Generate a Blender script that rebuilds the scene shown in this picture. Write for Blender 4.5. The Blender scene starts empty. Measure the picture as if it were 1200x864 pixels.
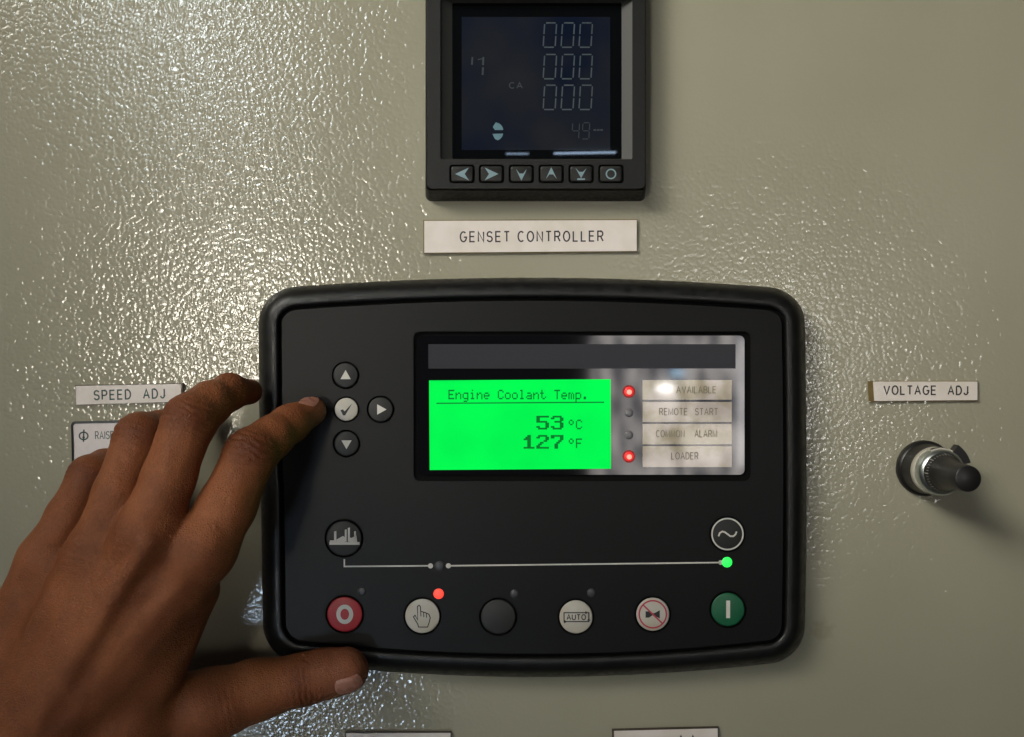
import bpy, bmesh, math, random
import numpy as np
from mathutils import Vector, Matrix

random.seed(4)
rng = np.random.default_rng(4)
scene = bpy.context.scene
COL = scene.collection

# ------------------------------------------------------------------ scale: 1 photo pixel on the cabinet face = S metres
S = 0.000376
D = 0.450                      # camera distance from the cabinet face
def P(px, py, h=0.0):          # photo pixel at a height of h millimetres in front of the cabinet -> metres
    k = S * (D - h * .001) / D
    return Vector(((px - 600) * k, -h * .001, (432 - py) * k))

# ------------------------------------------------------------------ camera
cam = bpy.data.cameras.new('camera')
cam.sensor_width = 36.0
cam.lens = 36.0 * D / (1200 * S)
cam.clip_start = 0.01
cam.clip_end = 50
cam.dof.use_dof = True
cam.dof.focus_distance = 0.437
cam.dof.aperture_fstop = 26.0
camo = bpy.data.objects.new('camera', cam)
camo.location = (0, -D, 0)
camo.rotation_euler = (math.radians(90), 0, 0)
COL.objects.link(camo)
scene.camera = camo

# ------------------------------------------------------------------ world and lamps (an equipment room)
world = bpy.data.worlds.new('World')
scene.world = world
world.use_nodes = True
bg = world.node_tree.nodes['Background']
bg.inputs[0].default_value = (0.80, 0.86, 1.0, 1)
bg.inputs[1].default_value = 0.018

def lamp(name, px, py, L, wpx, hpx, radiance, col, aim=(0, 0, 0), shape='RECTANGLE', spread=None):
    """rectangular lamp L metres in front of the cabinet, where its mirror image falls on photo pixel (px, py)"""
    k = S * (1 + L / D)
    d = bpy.data.lights.new(name, 'AREA')
    d.shape = shape
    d.size, d.size_y = wpx * k, hpx * k
    area = d.size * d.size_y * (math.pi / 4 if shape == 'ELLIPSE' else 1)
    d.energy = radiance * math.pi * area
    if spread: d.spread = math.radians(spread); d.energy *= (spread / 20.0) ** 2 / 79.0   # a shaded lamp: keep its on-axis brightness
    d.color = col
    o = bpy.data.objects.new(name, d)
    o.location = ((px - 600) * k, -L, (432 - py) * k)
    v = Vector(aim) - o.location
    o.rotation_euler = v.to_track_quat('-Z', 'Y').to_euler()
    COL.objects.link(o)
    return o
lamp('left_lamp', 290, 405, 2.4, 84, 150, 52.0, (1.0, 0.92, 0.78), aim=(-.05, 0, .06), spread=16)
lamp('doorway', 225, 5, 2.4, 76, 150, 38.0, (0.88, 0.97, 1.0), aim=(-.05, 0, .06), spread=16)
lamp('left_lamp', 265, 205, 2.4, 46, 120, 15.0, (1.0, 0.96, 0.88), aim=(-.05, 0, .06), spread=16)  # added unseen lamp, fills in the paint glints on the left
wl = lamp('window', 800, 470, 2.2, 220, 240, 4.2, (1.0, 0.95, 0.93))
wl.data.use_nodes = True           # the room behind: uneven panes, not a clean white field
nt = wl.data.node_tree; em = nt.nodes['Emission']
gg = nt.nodes.new('ShaderNodeNewGeometry'); nn_ = nt.nodes.new('ShaderNodeTexNoise')
nn_.inputs['Scale'].default_value = 3.2; nn_.inputs['Detail'].default_value = 3
mp_ = nt.nodes.new('ShaderNodeMapping'); mp_.inputs['Scale'].default_value = (5.0, 1.6, 1)
nt.links.new(gg.outputs['Parametric'], mp_.inputs['Vector']); nt.links.new(mp_.outputs['Vector'], nn_.inputs['Vector'])
rr_ = nt.nodes.new('ShaderNodeValToRGB'); e_ = rr_.color_ramp.elements
e_[0].position = .40; e_[0].color = (.06, .065, .09, 1); e_[1].position = .60; e_[1].color = (1, .98, .95, 1)
nt.links.new(nn_.outputs['Fac'], rr_.inputs['Fac']); nt.links.new(rr_.outputs['Color'], em.inputs['Color'])
lamp('glint_lamp', 777, 455, 2.2, 22, 11, 13.0, (1.0, 0.98, 0.95), shape='ELLIPSE')
lamp('glint_lamp', 792, 437, 2.2, 16, 9, 9.0, (0.45, 0.75, 1.0), shape='ELLIPSE')
lamp('strip_lamp', 866, 470, 2.2, 7, 150, 5.0, (1.0, 0.97, 0.97))
lamp('glint_lamp', 925, 420, 2.2, 24, 80, 38.0, (1.0, 0.97, 0.92), aim=(.12, 0, 0), spread=24)  # added unseen lamp, put here for glints right of the controller
lamp('low_window', 296, 775, 2.2, 80, 90, 38.0, (0.60, 0.78, 1.0), aim=(-.11, 0, -.15), spread=18)
lamp('tube_lamp', 685, 180.5, 3.0, 72, 1.7, 15.0, (0.55, 0.74, 1.0))
lamp('tube_lamp', 606, 181.5, 3.0, 26, 1.2, 12.0, (0.55, 0.74, 1.0))
# ceiling light above the panel
d = bpy.data.lights.new('ceiling_lamp', 'AREA'); d.shape = 'RECTANGLE'
d.size, d.size_y = .90, 0.55; d.energy = 1.88; d.color = (1.0, 0.962, 0.85); d.spread = math.radians(38)
o = bpy.data.objects.new('ceiling_lamp', d); o.location = (-0.85, -1.00, 0.87)
o.rotation_euler = (Vector((0.18, 0, 0.22)) - o.location).to_track_quat('-Z', 'Y').to_euler(); COL.objects.link(o)

vs = scene.view_settings
vs.view_transform = 'Standard'; vs.look = 'None'; vs.exposure = 0.0; vs.gamma = 1.0
vs.use_curve_mapping = False
scene.render.engine = 'CYCLES'

# ------------------------------------------------------------------ materials
def mat(name, col, rough=.5, spec=.5, metal=0, noise=0, nscale=400, bump=0, bscale=900, bdist=.0001,
        emit=None, estr=0, coat=0, sss=0):
    m = bpy.data.materials.new(name); m.use_nodes = True
    nt = m.node_tree; b = nt.nodes['Principled BSDF']
    b.inputs['Base Color'].default_value = (*col, 1)
    b.inputs['Roughness'].default_value = rough
    b.inputs['Specular IOR Level'].default_value = spec
    b.inputs['Metallic'].default_value = metal
    if coat: b.inputs['Coat Weight'].default_value = coat; b.inputs['Coat Roughness'].default_value = .05
    if emit: b.inputs['Emission Color'].default_value = (*emit, 1); b.inputs['Emission Strength'].default_value = estr
    if noise or bump:
        tc = nt.nodes.new('ShaderNodeNewGeometry')
    if noise:
        n = nt.nodes.new('ShaderNodeTexNoise'); n.inputs['Scale'].default_value = nscale; n.inputs['Detail'].default_value = 5
        nt.links.new(tc.outputs['Position'], n.inputs['Vector'])
        r = nt.nodes.new('ShaderNodeMapRange')
        r.inputs['To Min'].default_value = 1 - noise; r.inputs['To Max'].default_value = 1 + noise
        r.inputs['From Min'].default_value = .3; r.inputs['From Max'].default_value = .7
        nt.links.new(n.outputs['Fac'], r.inputs['Value'])
        mx = nt.nodes.new('ShaderNodeMix'); mx.data_type = 'RGBA'; mx.blend_type = 'MULTIPLY'
        mx.inputs['Factor'].default_value = 1
        mx.inputs[6].default_value = (*col, 1)
        nt.links.new(r.outputs[0], mx.inputs[7])
        nt.links.new(mx.outputs[2], b.inputs['Base Color'])
        rr = nt.nodes.new('ShaderNodeMapRange')
        rr.inputs['To Min'].default_value = max(0, rough - .12); rr.inputs['To Max'].default_value = rough + .12
        rr.inputs['From Min'].default_value = .3; rr.inputs['From Max'].default_value = .7
        nt.links.new(n.outputs['Fac'], rr.inputs['Value'])
        nt.links.new(rr.outputs[0], b.inputs['Roughness'])
    if bump:
        n2 = nt.nodes.new('ShaderNodeTexNoise'); n2.inputs['Scale'].default_value = bscale; n2.inputs['Detail'].default_value = 3
        nt.links.new(tc.outputs['Position'], n2.inputs['Vector'])
        bp = nt.nodes.new('ShaderNodeBump'); bp.inputs['Strength'].default_value = bump; bp.inputs['Distance'].default_value = bdist
        nt.links.new(n2.outputs['Fac'], bp.inputs['Height'])
        nt.links.new(bp.outputs['Normal'], b.inputs['Normal'])
    return m

def paint_material():
    m = bpy.data.materials.new('textured_paint'); m.use_nodes = True
    nt = m.node_tree; N = nt.nodes; Lk = nt.links; b = N['Principled BSDF']
    g = N.new('ShaderNodeNewGeometry')
    # base colour: grey beige with broad faint blotches
    n = N.new('ShaderNodeTexNoise'); n.inputs['Scale'].default_value = 9; n.inputs['Detail'].default_value = 4
    Lk.new(g.outputs['Position'], n.inputs['Vector'])
    cr = N.new('ShaderNodeValToRGB')
    cr.color_ramp.elements[0].position = .3; cr.color_ramp.elements[0].color = (.330, .316, .232, 1)
    cr.color_ramp.elements[1].position = .7; cr.color_ramp.elements[1].color = (.375, .355, .268, 1)
    Lk.new(n.outputs['Fac'], cr.inputs['Fac'])
    # a small brown scuff to the right of the controller
    sc = N.new('ShaderNodeVectorMath'); sc.operation = 'DISTANCE'
    p = P(962, 738); sc.inputs[1].default_value = (p.x, 0, p.z)
    Lk.new(g.outputs['Position'], sc.inputs[0])
    n5 = N.new('ShaderNodeTexNoise'); n5.inputs['Scale'].default_value = 260
    Lk.new(g.outputs['Position'], n5.inputs['Vector'])
    ad = N.new('ShaderNodeMath'); ad.operation = 'MULTIPLY_ADD'; ad.inputs[1].default_value = .012; 
    Lk.new(n5.outputs['Fac'], ad.inputs[0]); Lk.new(sc.outputs['Value'], ad.inputs[2])
    mr = N.new('ShaderNodeMapRange'); mr.inputs['From Min'].default_value = .006; mr.inputs['From Max'].default_value = .012
    mr.inputs['To Min'].default_value = .35; mr.inputs['To Max'].default_value = 0
    Lk.new(ad.outputs[0], mr.inputs['Value'])
    mx = N.new('ShaderNodeMix'); mx.data_type = 'RGBA'
    Lk.new(mr.outputs[0], mx.inputs[0]); Lk.new(cr.outputs['Color'], mx.inputs[6]); mx.inputs[7].default_value = (.16, .10, .05, 1)
    Lk.new(mx.outputs[2], b.inputs['Base Color'])
    b.inputs['Roughness'].default_value = .10
    b.inputs['Specular IOR Level'].default_value = .5
    # leathery powder coat relief: lumps of 2-3 mm, warped
    w = N.new('ShaderNodeTexNoise'); w.inputs['Scale'].default_value = 160; w.inputs['Detail'].default_value = 1
    Lk.new(g.outputs['Position'], w.inputs['Vector'])
    wm = N.new('ShaderNodeVectorMath'); wm.operation = 'MULTIPLY_ADD'
    wm.inputs[1].default_value = (.0018, .0018, .0018)
    Lk.new(w.outputs['Color'], wm.inputs[0]); Lk.new(g.outputs['Position'], wm.inputs[2])
    v = N.new('ShaderNodeTexVoronoi'); v.feature = 'SMOOTH_F1'; v.inputs['Scale'].default_value = 560
    v.inputs['Smoothness'].default_value = .5
    Lk.new(wm.outputs[0], v.inputs['Vector'])
    sq = N.new('ShaderNodeMath'); sq.operation = 'POWER'; sq.inputs[1].default_value = 2
    Lk.new(v.outputs['Distance'], sq.inputs[0])
    n2 = N.new('ShaderNodeTexNoise'); n2.inputs['Scale'].default_value = 460; n2.inputs['Detail'].default_value = 1
    Lk.new(wm.outputs[0], n2.inputs['Vector'])
    ns = N.new('ShaderNodeMath'); ns.operation = 'MULTIPLY'; ns.inputs[1].default_value = .40
    Lk.new(n2.outputs['Fac'], ns.inputs[0])
    ma = N.new('ShaderNodeMath'); ma.operation = 'SUBTRACT'
    Lk.new(ns.outputs[0], ma.inputs[0]); Lk.new(sq.outputs[0], ma.inputs[1])
    bp = N.new('ShaderNodeBump'); bp.inputs['Strength'].default_value = 1; bp.inputs['Distance'].default_value = .000155
    Lk.new(ma.outputs[0], bp.inputs['Height'])
    bq = N.new('ShaderNodeBump'); bq.inputs['Strength'].default_value = 1; bq.inputs['Distance'].default_value = .00006
    Lk.new(ma.outputs[0], bq.inputs['Height'])
    # a pigmented base under a hard clear skin: the relief shows in the skin's glints more than in the flat colour
    Lk.new(bq.outputs['Normal'], b.inputs['Normal'])
    b.inputs['Roughness'].default_value = .6; b.inputs['Specular IOR Level'].default_value = .1
    b.inputs['Coat Weight'].default_value = 1; b.inputs['Coat Roughness'].default_value = .11; b.inputs['Coat IOR'].default_value = 1.5
    Lk.new(bp.outputs['Normal'], b.inputs['Coat Normal'])
    return m

def plate_print(name, col, stain, coat=0):
    """off-white plastic with uneven yellowing"""
    m = mat(name, col, rough=.42, noise=.05, nscale=900, coat=coat)
    nt = m.node_tree; b = nt.nodes['Principled BSDF']
    g = nt.nodes.new('ShaderNodeNewGeometry')
    n = nt.nodes.new('ShaderNodeTexNoise'); n.inputs['Scale'].default_value = 85; n.inputs['Detail'].default_value = 4
    nt.links.new(g.outputs['Position'], n.inputs['Vector'])
    cr = nt.nodes.new('ShaderNodeValToRGB')
    cr.color_ramp.elements[0].position = .42; cr.color_ramp.elements[0].color = (*col, 1)
    cr.color_ramp.elements[1].position = .62; cr.color_ramp.elements[1].color = (*stain, 1)
    nt.links.new(n.outputs['Fac'], cr.inputs['Fac'])
    nt.links.new(cr.outputs['Color'], b.inputs['Base Color'])
    return m

M = {}
M['paint'] = paint_material()
M['rubber'] = mat('bezel_plastic', (.006, .006, .0057), rough=.42, spec=.45, noise=.25, nscale=300, bump=.25, bscale=2500, bdist=.00005)
M['face'] = mat('face_plate_film', (.001, .001, .001), rough=.44, spec=.25, noise=0, nscale=60, bump=.25, bscale=4000, bdist=.00003)
M['hollow'] = mat('dark_recess', (.004, .004, .004), rough=.8, spec=.1)
M['key_black'] = mat('black_key', (.020, .020, .019), rough=.48, spec=.35, noise=.15, nscale=700)
M['key_white'] = plate_print('off_white_key', (.50, .48, .43), (.44, .40, .32))
M['key_red'] = mat('red_key', (.40, .012, .020), rough=.45, noise=.1, nscale=600)
M['key_green'] = mat('green_key', (.004, .10, .04), rough=.45, noise=.1, nscale=600)
M['print_white'] = mat('white_print', (.62, .60, .55), rough=.5)
M['print_black'] = mat('black_print', (.012, .012, .014), rough=.5)
M['print_red'] = mat('red_print', (.42, .03, .06), rough=.5)
M['print_grey'] = mat('grey_print', (.17, .14, .09), rough=.5)
M['led_off'] = mat('unlit_lens', (.05, .05, .055), rough=.35)
M['led_red'] = mat('lit_red_lens', (.5, .05, .03), rough=.3, emit=(1.0, .07, .045), estr=1.0)
M['led_hot'] = mat('bright_red_lens', (.6, .1, .06), rough=.3, emit=(1.0, .45, .33), estr=1.0)
M['led_halo'] = mat('red_lens_halo', (.5, .03, .03), rough=.35, emit=(.75, .02, .02), estr=.8)  # scattered halo of the lit lens, put into its emission colour
M['led_glow'] = mat('red_glow_disc', (.12, .01, .01), rough=.4, emit=(.16, .004, .004), estr=1.0)  # outer glow of a lit lens, painted as dim red emission
M['led_green'] = mat('lit_green_lens', (.05, .5, .1), rough=.3, emit=(.02, 1.0, .10), estr=1.0)
M['window'] = mat('display_window', (.004, .004, .005), rough=.055, spec=1.0, noise=0)
M['strip'] = mat('dark_grey_strip', (.046, .046, .054), rough=.75, spec=.1)
M['lcd'] = mat('lit_green_lcd', (.0, .06, .01), rough=.5, spec=.03, emit=(.0, 1.0, .085), estr=.98)
_nt = M['lcd'].node_tree; _g = _nt.nodes.new('ShaderNodeNewGeometry'); _n = _nt.nodes.new('ShaderNodeTexNoise'); _n.inputs['Scale'].default_value = 30
_nt.links.new(_g.outputs['Position'], _n.inputs['Vector']); _r = _nt.nodes.new('ShaderNodeMapRange'); _r.inputs['To Min'].default_value = .70; _r.inputs['To Max'].default_value = 1.12
_nt.links.new(_n.outputs['Fac'], _r.inputs['Value']); _nt.links.new(_r.outputs[0], _nt.nodes['Principled BSDF'].inputs['Emission Strength'])
M['lcd_ink'] = mat('lcd_ink', (.0, .05, .012), rough=.5, spec=.1, emit=(.0, .13, .012), estr=1)
M['card'] = plate_print('legend_card', (.50, .42, .35), (.33, .27, .13), coat=1)
M['card'].node_tree.nodes['Principled BSDF'].inputs['Coat IOR'].default_value = 1.9
M['plate_edge'] = mat('engraving_edge', (.16, .11, .03), rough=.5, noise=.2, nscale=400)
M['plate_edge_dark'] = mat('engraving_edge_dark', (.05, .035, .02), rough=.5, noise=.2, nscale=400)
M['plate'] = plate_print('engraving_stock', (.80, .73, .68), (.74, .67, .60))
M['ink_dark'] = mat('engraved_ink', (.03, .028, .03), rough=.6)
M['ink_green'] = mat('engraved_ink_greenish', (.035, .075, .065), rough=.6)
M['frame_black'] = mat('black_frame', (.012, .014, .014), rough=.4)
M['meter_case'] = mat('meter_case', (.011, .011, .0108), rough=.5, spec=.28, noise=.12, nscale=500, bump=.3, bscale=5000, bdist=.00004)
M['meter_bevel'] = mat('meter_bevel', (.050, .050, .046), rough=.45)
M['meter_glass'] = mat('meter_glass', (.003, .0035, .004), rough=.015, spec=.6)
M['meter_ink'] = mat('segment_ink', (.050, .070, .090), rough=.4)
M['meter_ink_dim'] = mat('segment_ink_dim', (.026, .036, .046), rough=.4)
M['meter_blue'] = mat('segment_blue', (.10, .21, .26), rough=.4)
M['icon_blue'] = mat('icon_blue_grey', (.20, .30, .34), rough=.5)
M['aluminium'] = mat('satin_aluminium', (.62, .66, .65), rough=.33, metal=1.0)
M['dial_white'] = mat('dial_white', (.50, .47, .40), rough=.4)
M['knob_black'] = mat('knob_black', (.012, .011, .011), rough=.38, spec=.5, bump=.2, bscale=3000, bdist=.00004)
def meter_lcd():
    m = mat('meter_lcd', (.010, .014, .024), rough=.03, spec=.3)
    nt = m.node_tree; b = nt.nodes['Principled BSDF']
    g = nt.nodes.new('ShaderNodeNewGeometry')
    n = nt.nodes.new('ShaderNodeTexNoise'); n.inputs['Scale'].default_value = 28; n.inputs['Detail'].default_value = 2
    nt.links.new(g.outputs['Position'], n.inputs['Vector'])
    cr = nt.nodes.new('ShaderNodeValToRGB')
    cr.color_ramp.elements[0].position = .35; cr.color_ramp.elements[0].color = (.006, .010, .024, 1)
    cr.color_ramp.elements[1].position = .66; cr.color_ramp.elements[1].color = (.020, .022, .027, 1)
    nt.links.new(n.outputs['Fac'], cr.inputs['Fac']); nt.links.new(cr.outputs['Color'], b.inputs['Base Color'])
    return m
M['meter_lcd'] = meter_lcd()

def skin_material():
    m = bpy.data.materials.new('skin'); m.use_nodes = True
    nt = m.node_tree; N = nt.nodes; Lk = nt.links; b = N['Principled BSDF']
    g = N.new('ShaderNodeNewGeometry')
    n = N.new('ShaderNodeTexNoise'); n.inputs['Scale'].default_value = 38; n.inputs['Detail'].default_value = 6; n.inputs['Roughness'].default_value = .6
    Lk.new(g.outputs['Position'], n.inputs['Vector'])
    cr = N.new('ShaderNodeValToRGB'); e = cr.color_ramp.elements
    e[0].position = .30; e[0].color = (.175, .055, .020, 1)
    e[1].position = .72; e[1].color = (.325, .111, .042, 1)
    Lk.new(n.outputs['Fac'], cr.inputs['Fac'])
    n3 = N.new('ShaderNodeTexNoise'); n3.inputs['Scale'].default_value = 900; n3.inputs['Detail'].default_value = 3
    Lk.new(g.outputs['Position'], n3.inputs['Vector'])
    mr = N.new('ShaderNodeMapRange'); mr.inputs['From Min'].default_value = .3; mr.inputs['From Max'].default_value = .7
    mr.inputs['To Min'].default_value = .88; mr.inputs['To Max'].default_value = 1.10
    Lk.new(n3.outputs['Fac'], mr.inputs['Value'])
    at = N.new('ShaderNodeAttribute'); at.attribute_name = 'knuckle'     # darker, thicker skin over the joints; pink finger pads
    mx = N.new('ShaderNodeMix'); mx.data_type = 'RGBA'; mx.blend_type = 'MULTIPLY'; mx.inputs[0].default_value = 1
    Lk.new(cr.outputs['Color'], mx.inputs[6]); Lk.new(mr.outputs[0], mx.inputs[7])
    m2 = N.new('ShaderNodeMix'); m2.data_type = 'RGBA'; m2.blend_type = 'MULTIPLY'
    Lk.new(at.outputs['Fac'], m2.inputs[0]); Lk.new(mx.outputs[2], m2.inputs[6]); m2.inputs[7].default_value = (.55, .46, .44, 1)
    at2 = N.new('ShaderNodeAttribute'); at2.attribute_name = 'tip'
    m3 = N.new('ShaderNodeMix'); m3.data_type = 'RGBA'
    Lk.new(at2.outputs['Fac'], m3.inputs[0]); Lk.new(m2.outputs[2], m3.inputs[6]); m3.inputs[7].default_value = (.25, .090, .052, 1)
    Lk.new(m3.outputs[2], b.inputs['Base Color'])
    b.inputs['Roughness'].default_value = .50
    b.inputs['Specular IOR Level'].default_value = .26
    b.inputs['Subsurface Weight'].default_value = .12
    b.inputs['Subsurface Radius'].default_value = (1.0, .35, .2)
    b.inputs['Subsurface Scale'].default_value = .0025
    v = N.new('ShaderNodeTexVoronoi'); v.feature = 'DISTANCE_TO_EDGE'; v.inputs['Scale'].default_value = 950
    wv = N.new('ShaderNodeTexNoise'); wv.inputs['Scale'].default_value = 560
    Lk.new(g.outputs['Position'], wv.inputs['Vector'])
    wm = N.new('ShaderNodeVectorMath'); wm.operation = 'MULTIPLY_ADD'; wm.inputs[1].default_value = (.0012, .0012, .0012)
    Lk.new(wv.outputs['Color'], wm.inputs[0]); Lk.new(g.outputs['Position'], wm.inputs[2])
    Lk.new(wm.outputs[0], v.inputs['Vector'])
    bp = N.new('ShaderNodeBump'); bp.inputs['Strength'].default_value = .7; bp.inputs['Distance'].default_value = .0006
    Lk.new(v.outputs['Distance'], bp.inputs['Height'])
    bp2 = N.new('ShaderNodeBump'); bp2.inputs['Strength'].default_value = .7; bp2.inputs['Distance'].default_value = .0009
    n4 = N.new('ShaderNodeTexNoise'); n4.inputs['Scale'].default_value = 260; n4.inputs['Detail'].default_value = 4
    Lk.new(g.outputs['Position'], n4.inputs['Vector'])
    Lk.new(n4.outputs['Fac'], bp2.inputs['Height']); Lk.new(bp.outputs['Normal'], bp2.inputs['Normal'])
    Lk.new(bp2.outputs['Normal'], b.inputs['Normal'])
    return m
M['skin'] = skin_material()
M['nail'] = mat('fingernail', (.36, .165, .115), rough=.30, spec=.5, noise=.06, nscale=300)

# ------------------------------------------------------------------ helpers
def link(name, me, material, parent=None):
    o = bpy.data.objects.new(name, me)
    if material is not None:
        me.materials.clear()
        for x in (material if isinstance(material, (list, tuple)) else [material]): me.materials.append(x)
    COL.objects.link(o)
    if parent is not None: o.parent = parent
    return o
def finish(bm, name, material, parent=None, smooth=True, angle=35, recalc=True):
    if recalc: bmesh.ops.recalc_face_normals(bm, faces=bm.faces)
    me = bpy.data.meshes.new(name); bm.to_mesh(me); bm.free()
    o = link(name, me, material, parent)
    if smooth:
        for p in me.polygons: p.use_smooth = True
        try: me.set_sharp_from_angle(angle=math.radians(angle))
        except Exception: pass
    return o
def thing(name, label, cat, group=None):
    o = bpy.data.objects.new(name, None); COL.objects.link(o)
    o.empty_display_size = .01
    o['label'] = label; o['category'] = cat
    if group: o['group'] = group
    return o
def add_loft(bm, rings, cap_a=False, cap_b=False, mi=0):
    vv = [[bm.verts.new(p) for p in r] for r in rings]
    n = len(rings[0])
    for a, b in zip(vv, vv[1:]):
        for i in range(n):
            f = bm.faces.new((a[i], a[(i + 1) % n], b[(i + 1) % n], b[i])); f.material_index = mi
    if cap_a: bm.faces.new(vv[0][::-1]).material_index = mi
    if cap_b: bm.faces.new(vv[-1]).material_index = mi
    return vv
def circle(cx, cy, r, h, n=40, ry=None):
    return [P(cx + r * math.cos(2 * math.pi * i / n), cy + (ry or r) * math.sin(2 * math.pi * i / n), h) for i in range(n)]
def rrect2(x0, y0, x1, y1, r, n=6):
    out = []
    for cx, cy, a0 in ((x1 - r, y0 + r, -90), (x1 - r, y1 - r, 0), (x0 + r, y1 - r, 90), (x0 + r, y0 + r, 180)):
        for i in range(n + 1):
            a = math.radians(a0 + 90 * i / n); out.append((cx + r * math.cos(a), cy + r * math.sin(a)))
    return out
def rot2(pts, deg, c):
    a = math.radians(deg); ca, sa = math.cos(a), math.sin(a)
    return [(c[0] + (x - c[0]) * ca - (y - c[1]) * sa, c[1] + (x - c[0]) * sa + (y - c[1]) * ca) for x, y in pts]
def lift(pts, h): return [P(x, y, h) for x, y in pts]
def quad4(x0, y0, x1, y1): return [(x0, y0), (x1, y0), (x1, y1), (x0, y1)]

class Ink:
    """flat print, drawn in photo pixels at one height"""
    def __init__(s, h): s.bm = bmesh.new(); s.h = h
    def poly(s, pts):
        vs_ = [s.bm.verts.new(P(x, y, s.h)) for x, y in pts]
        if len(pts) <= 4: s.bm.faces.new(vs_)
        else:
            es = [s.bm.edges.new((vs_[i], vs_[(i + 1) % len(vs_)])) for i in range(len(vs_))]
            bmesh.ops.triangle_fill(s.bm, edges=es, use_beauty=True)
    def rect(s, x0, y0, x1, y1): s.poly(quad4(x0, y0, x1, y1))
    def disc(s, cx, cy, r, n=20): s.bm.faces.new([s.bm.verts.new(p) for p in circle(cx, cy, r, s.h, n)])
    def ring(s, cx, cy, r0, r1, n=40, ry0=None, ry1=None):
        add_loft(s.bm, [circle(cx, cy, r0, s.h, n, ry0), circle(cx, cy, r1, s.h, n, ry1)])
    def line(s, pts, w, closed=False):
        pts = [Vector(p) for p in pts]; n = len(pts); L_, R_ = [], []
        for i, p in enumerate(pts):
            a = pts[i - 1] if (i > 0 or closed) else None
            b = pts[(i + 1) % n] if (i < n - 1 or closed) else None
            d1 = (p - a).normalized() if a is not None else (b - p).normalized()
            d2 = (b - p).normalized() if b is not None else d1
            t = (d1 + d2)
            t = t.normalized() if t.length > 1e-4 else d1
            nn = Vector((-t.y, t.x)); k = 1 / max(.5, nn.dot(Vector((-d1.y, d1.x))))
            L_.append(s.bm.verts.new(P(*(p + nn * w / 2 * k), s.h))); R_.append(s.bm.verts.new(P(*(p - nn * w / 2 * k), s.h)))
        for i in range(n if closed else n - 1):
            j = (i + 1) % n
            s.bm.faces.new((L_[i], L_[j], R_[j], R_[i]))
    def done(s, name, material, parent):
        for f in s.bm.faces:
            f.normal_update()
            if f.normal.y > 0: f.normal_flip()
        return finish(s.bm, name, material, parent, smooth=False, recalc=False)

def text(body, x0, y0, x1, y1, h, name, material, parent, rot=0, spacing=1.0, bold=0.0, shear=0):
    """letters fitted into the photo-pixel box x0..x1, y0 (cap top)..y1 (baseline)"""
    c = bpy.data.curves.new('lettering', 'FONT'); c.body = body; c.size = 1; c.space_character = spacing; c.offset = bold
    c.resolution_u = 3; c.shear = shear
    o = bpy.data.objects.new('tmp', c); COL.objects.link(o)
    dg = bpy.context.evaluated_depsgraph_get(); dg.update()
    me = bpy.data.meshes.new_from_object(o.evaluated_get(dg))
    bpy.data.objects.remove(o)
    co = [v.co.copy() for v in me.vertices]
    mnx, mxx = min(v.x for v in co), max(v.x for v in co)
    mny, mxy = min(v.y for v in co), max(v.y for v in co)
    cx, cy = (x0 + x1) / 2, (y0 + y1) / 2
    for v, q in zip(me.vertices, co):
        x = x0 + (q.x - mnx) / (mxx - mnx) * (x1 - x0); y = y1 - (q.y - mny) / (mxy - mny) * (y1 - y0)
        (x, y), = rot2([(x, y)], rot, (cx, cy))
        v.co = P(x, y, h)
    return link(name, me, material, parent)

def _el(cx, cy, rx, ry, a0, a1, n=12):
    return [(cx + rx * math.cos(math.radians(a0 + (a1 - a0) * i / n)), cy + ry * math.sin(math.radians(a0 + (a1 - a0) * i / n))) for i in range(n + 1)]
GL = {   # single-stroke engraving alphabet: width, strokes (y down, cap height 1)
 'E': (.56, [[(.56, 0), (0, 0), (0, 1), (.56, 1)], [(0, .48), (.5, .48)]]), 'N': (.62, [[(0, 1), (0, 0), (.62, 1), (.62, 0)]]),
 'T': (.60, [[(0, 0), (.6, 0)], [(.3, 0), (.3, 1)]]), 'L': (.52, [[(0, 0), (0, 1), (.52, 1)]]), 'I': (.02, [[(.01, 0), (.01, 1)]]),
 'A': (.70, [[(0, 1), (.35, 0), (.70, 1)], [(.12, .66), (.58, .66)]]), 'V': (.70, [[(0, 0), (.35, 1), (.70, 0)]]),
 'M': (.76, [[(0, 1), (0, 0), (.38, .9), (.76, 0), (.76, 1)]]), 'U': (.62, [[(0, 0), (0, .69)] + _el(.31, .69, .31, .31, 180, 0) + [(.62, 0)]]),
 'O': (.72, [_el(.36, .5, .36, .5, 0, 360, 26)]), 'C': (.66, [_el(.36, .5, .36, .5, -48, -312, 20)]),
 'G': (.70, [_el(.36, .5, .36, .5, -48, -352, 22) + [(.715, .54), (.42, .54)]]),
 'S': (.58, [_el(.29, .26, .28, .26, -20, -225, 12) + [(.42, .50)] + _el(.29, .74, .29, .26, -42, 165, 12)]),
 'R': (.60, [[(0, 1), (0, 0), (.34, 0)] + _el(.34, .26, .25, .26, -90, 90, 9) + [(0, .52)], [(.33, .52), (.61, 1)]]),
 'P': (.58, [[(0, 1), (0, 0), (.32, 0)] + _el(.32, .27, .26, .27, -90, 90, 9) + [(0, .54)]]),
 'B': (.58, [[(0, 0), (.32, 0)] + _el(.32, .24, .24, .24, -90, 90, 8) + [(0, .48)], [(.3, .48)] + _el(.32, .74, .27, .26, -90, 90, 8) + [(0, 1), (0, 0)]]),
 'D': (.62, [[(0, 0), (.26, 0)] + _el(.26, .5, .36, .5, -90, 90, 14) + [(0, 1), (0, 0)]]),
 'J': (.46, [[(.46, 0), (.46, .72)] + _el(.23, .72, .23, .28, 0, 170, 10)])}
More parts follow.
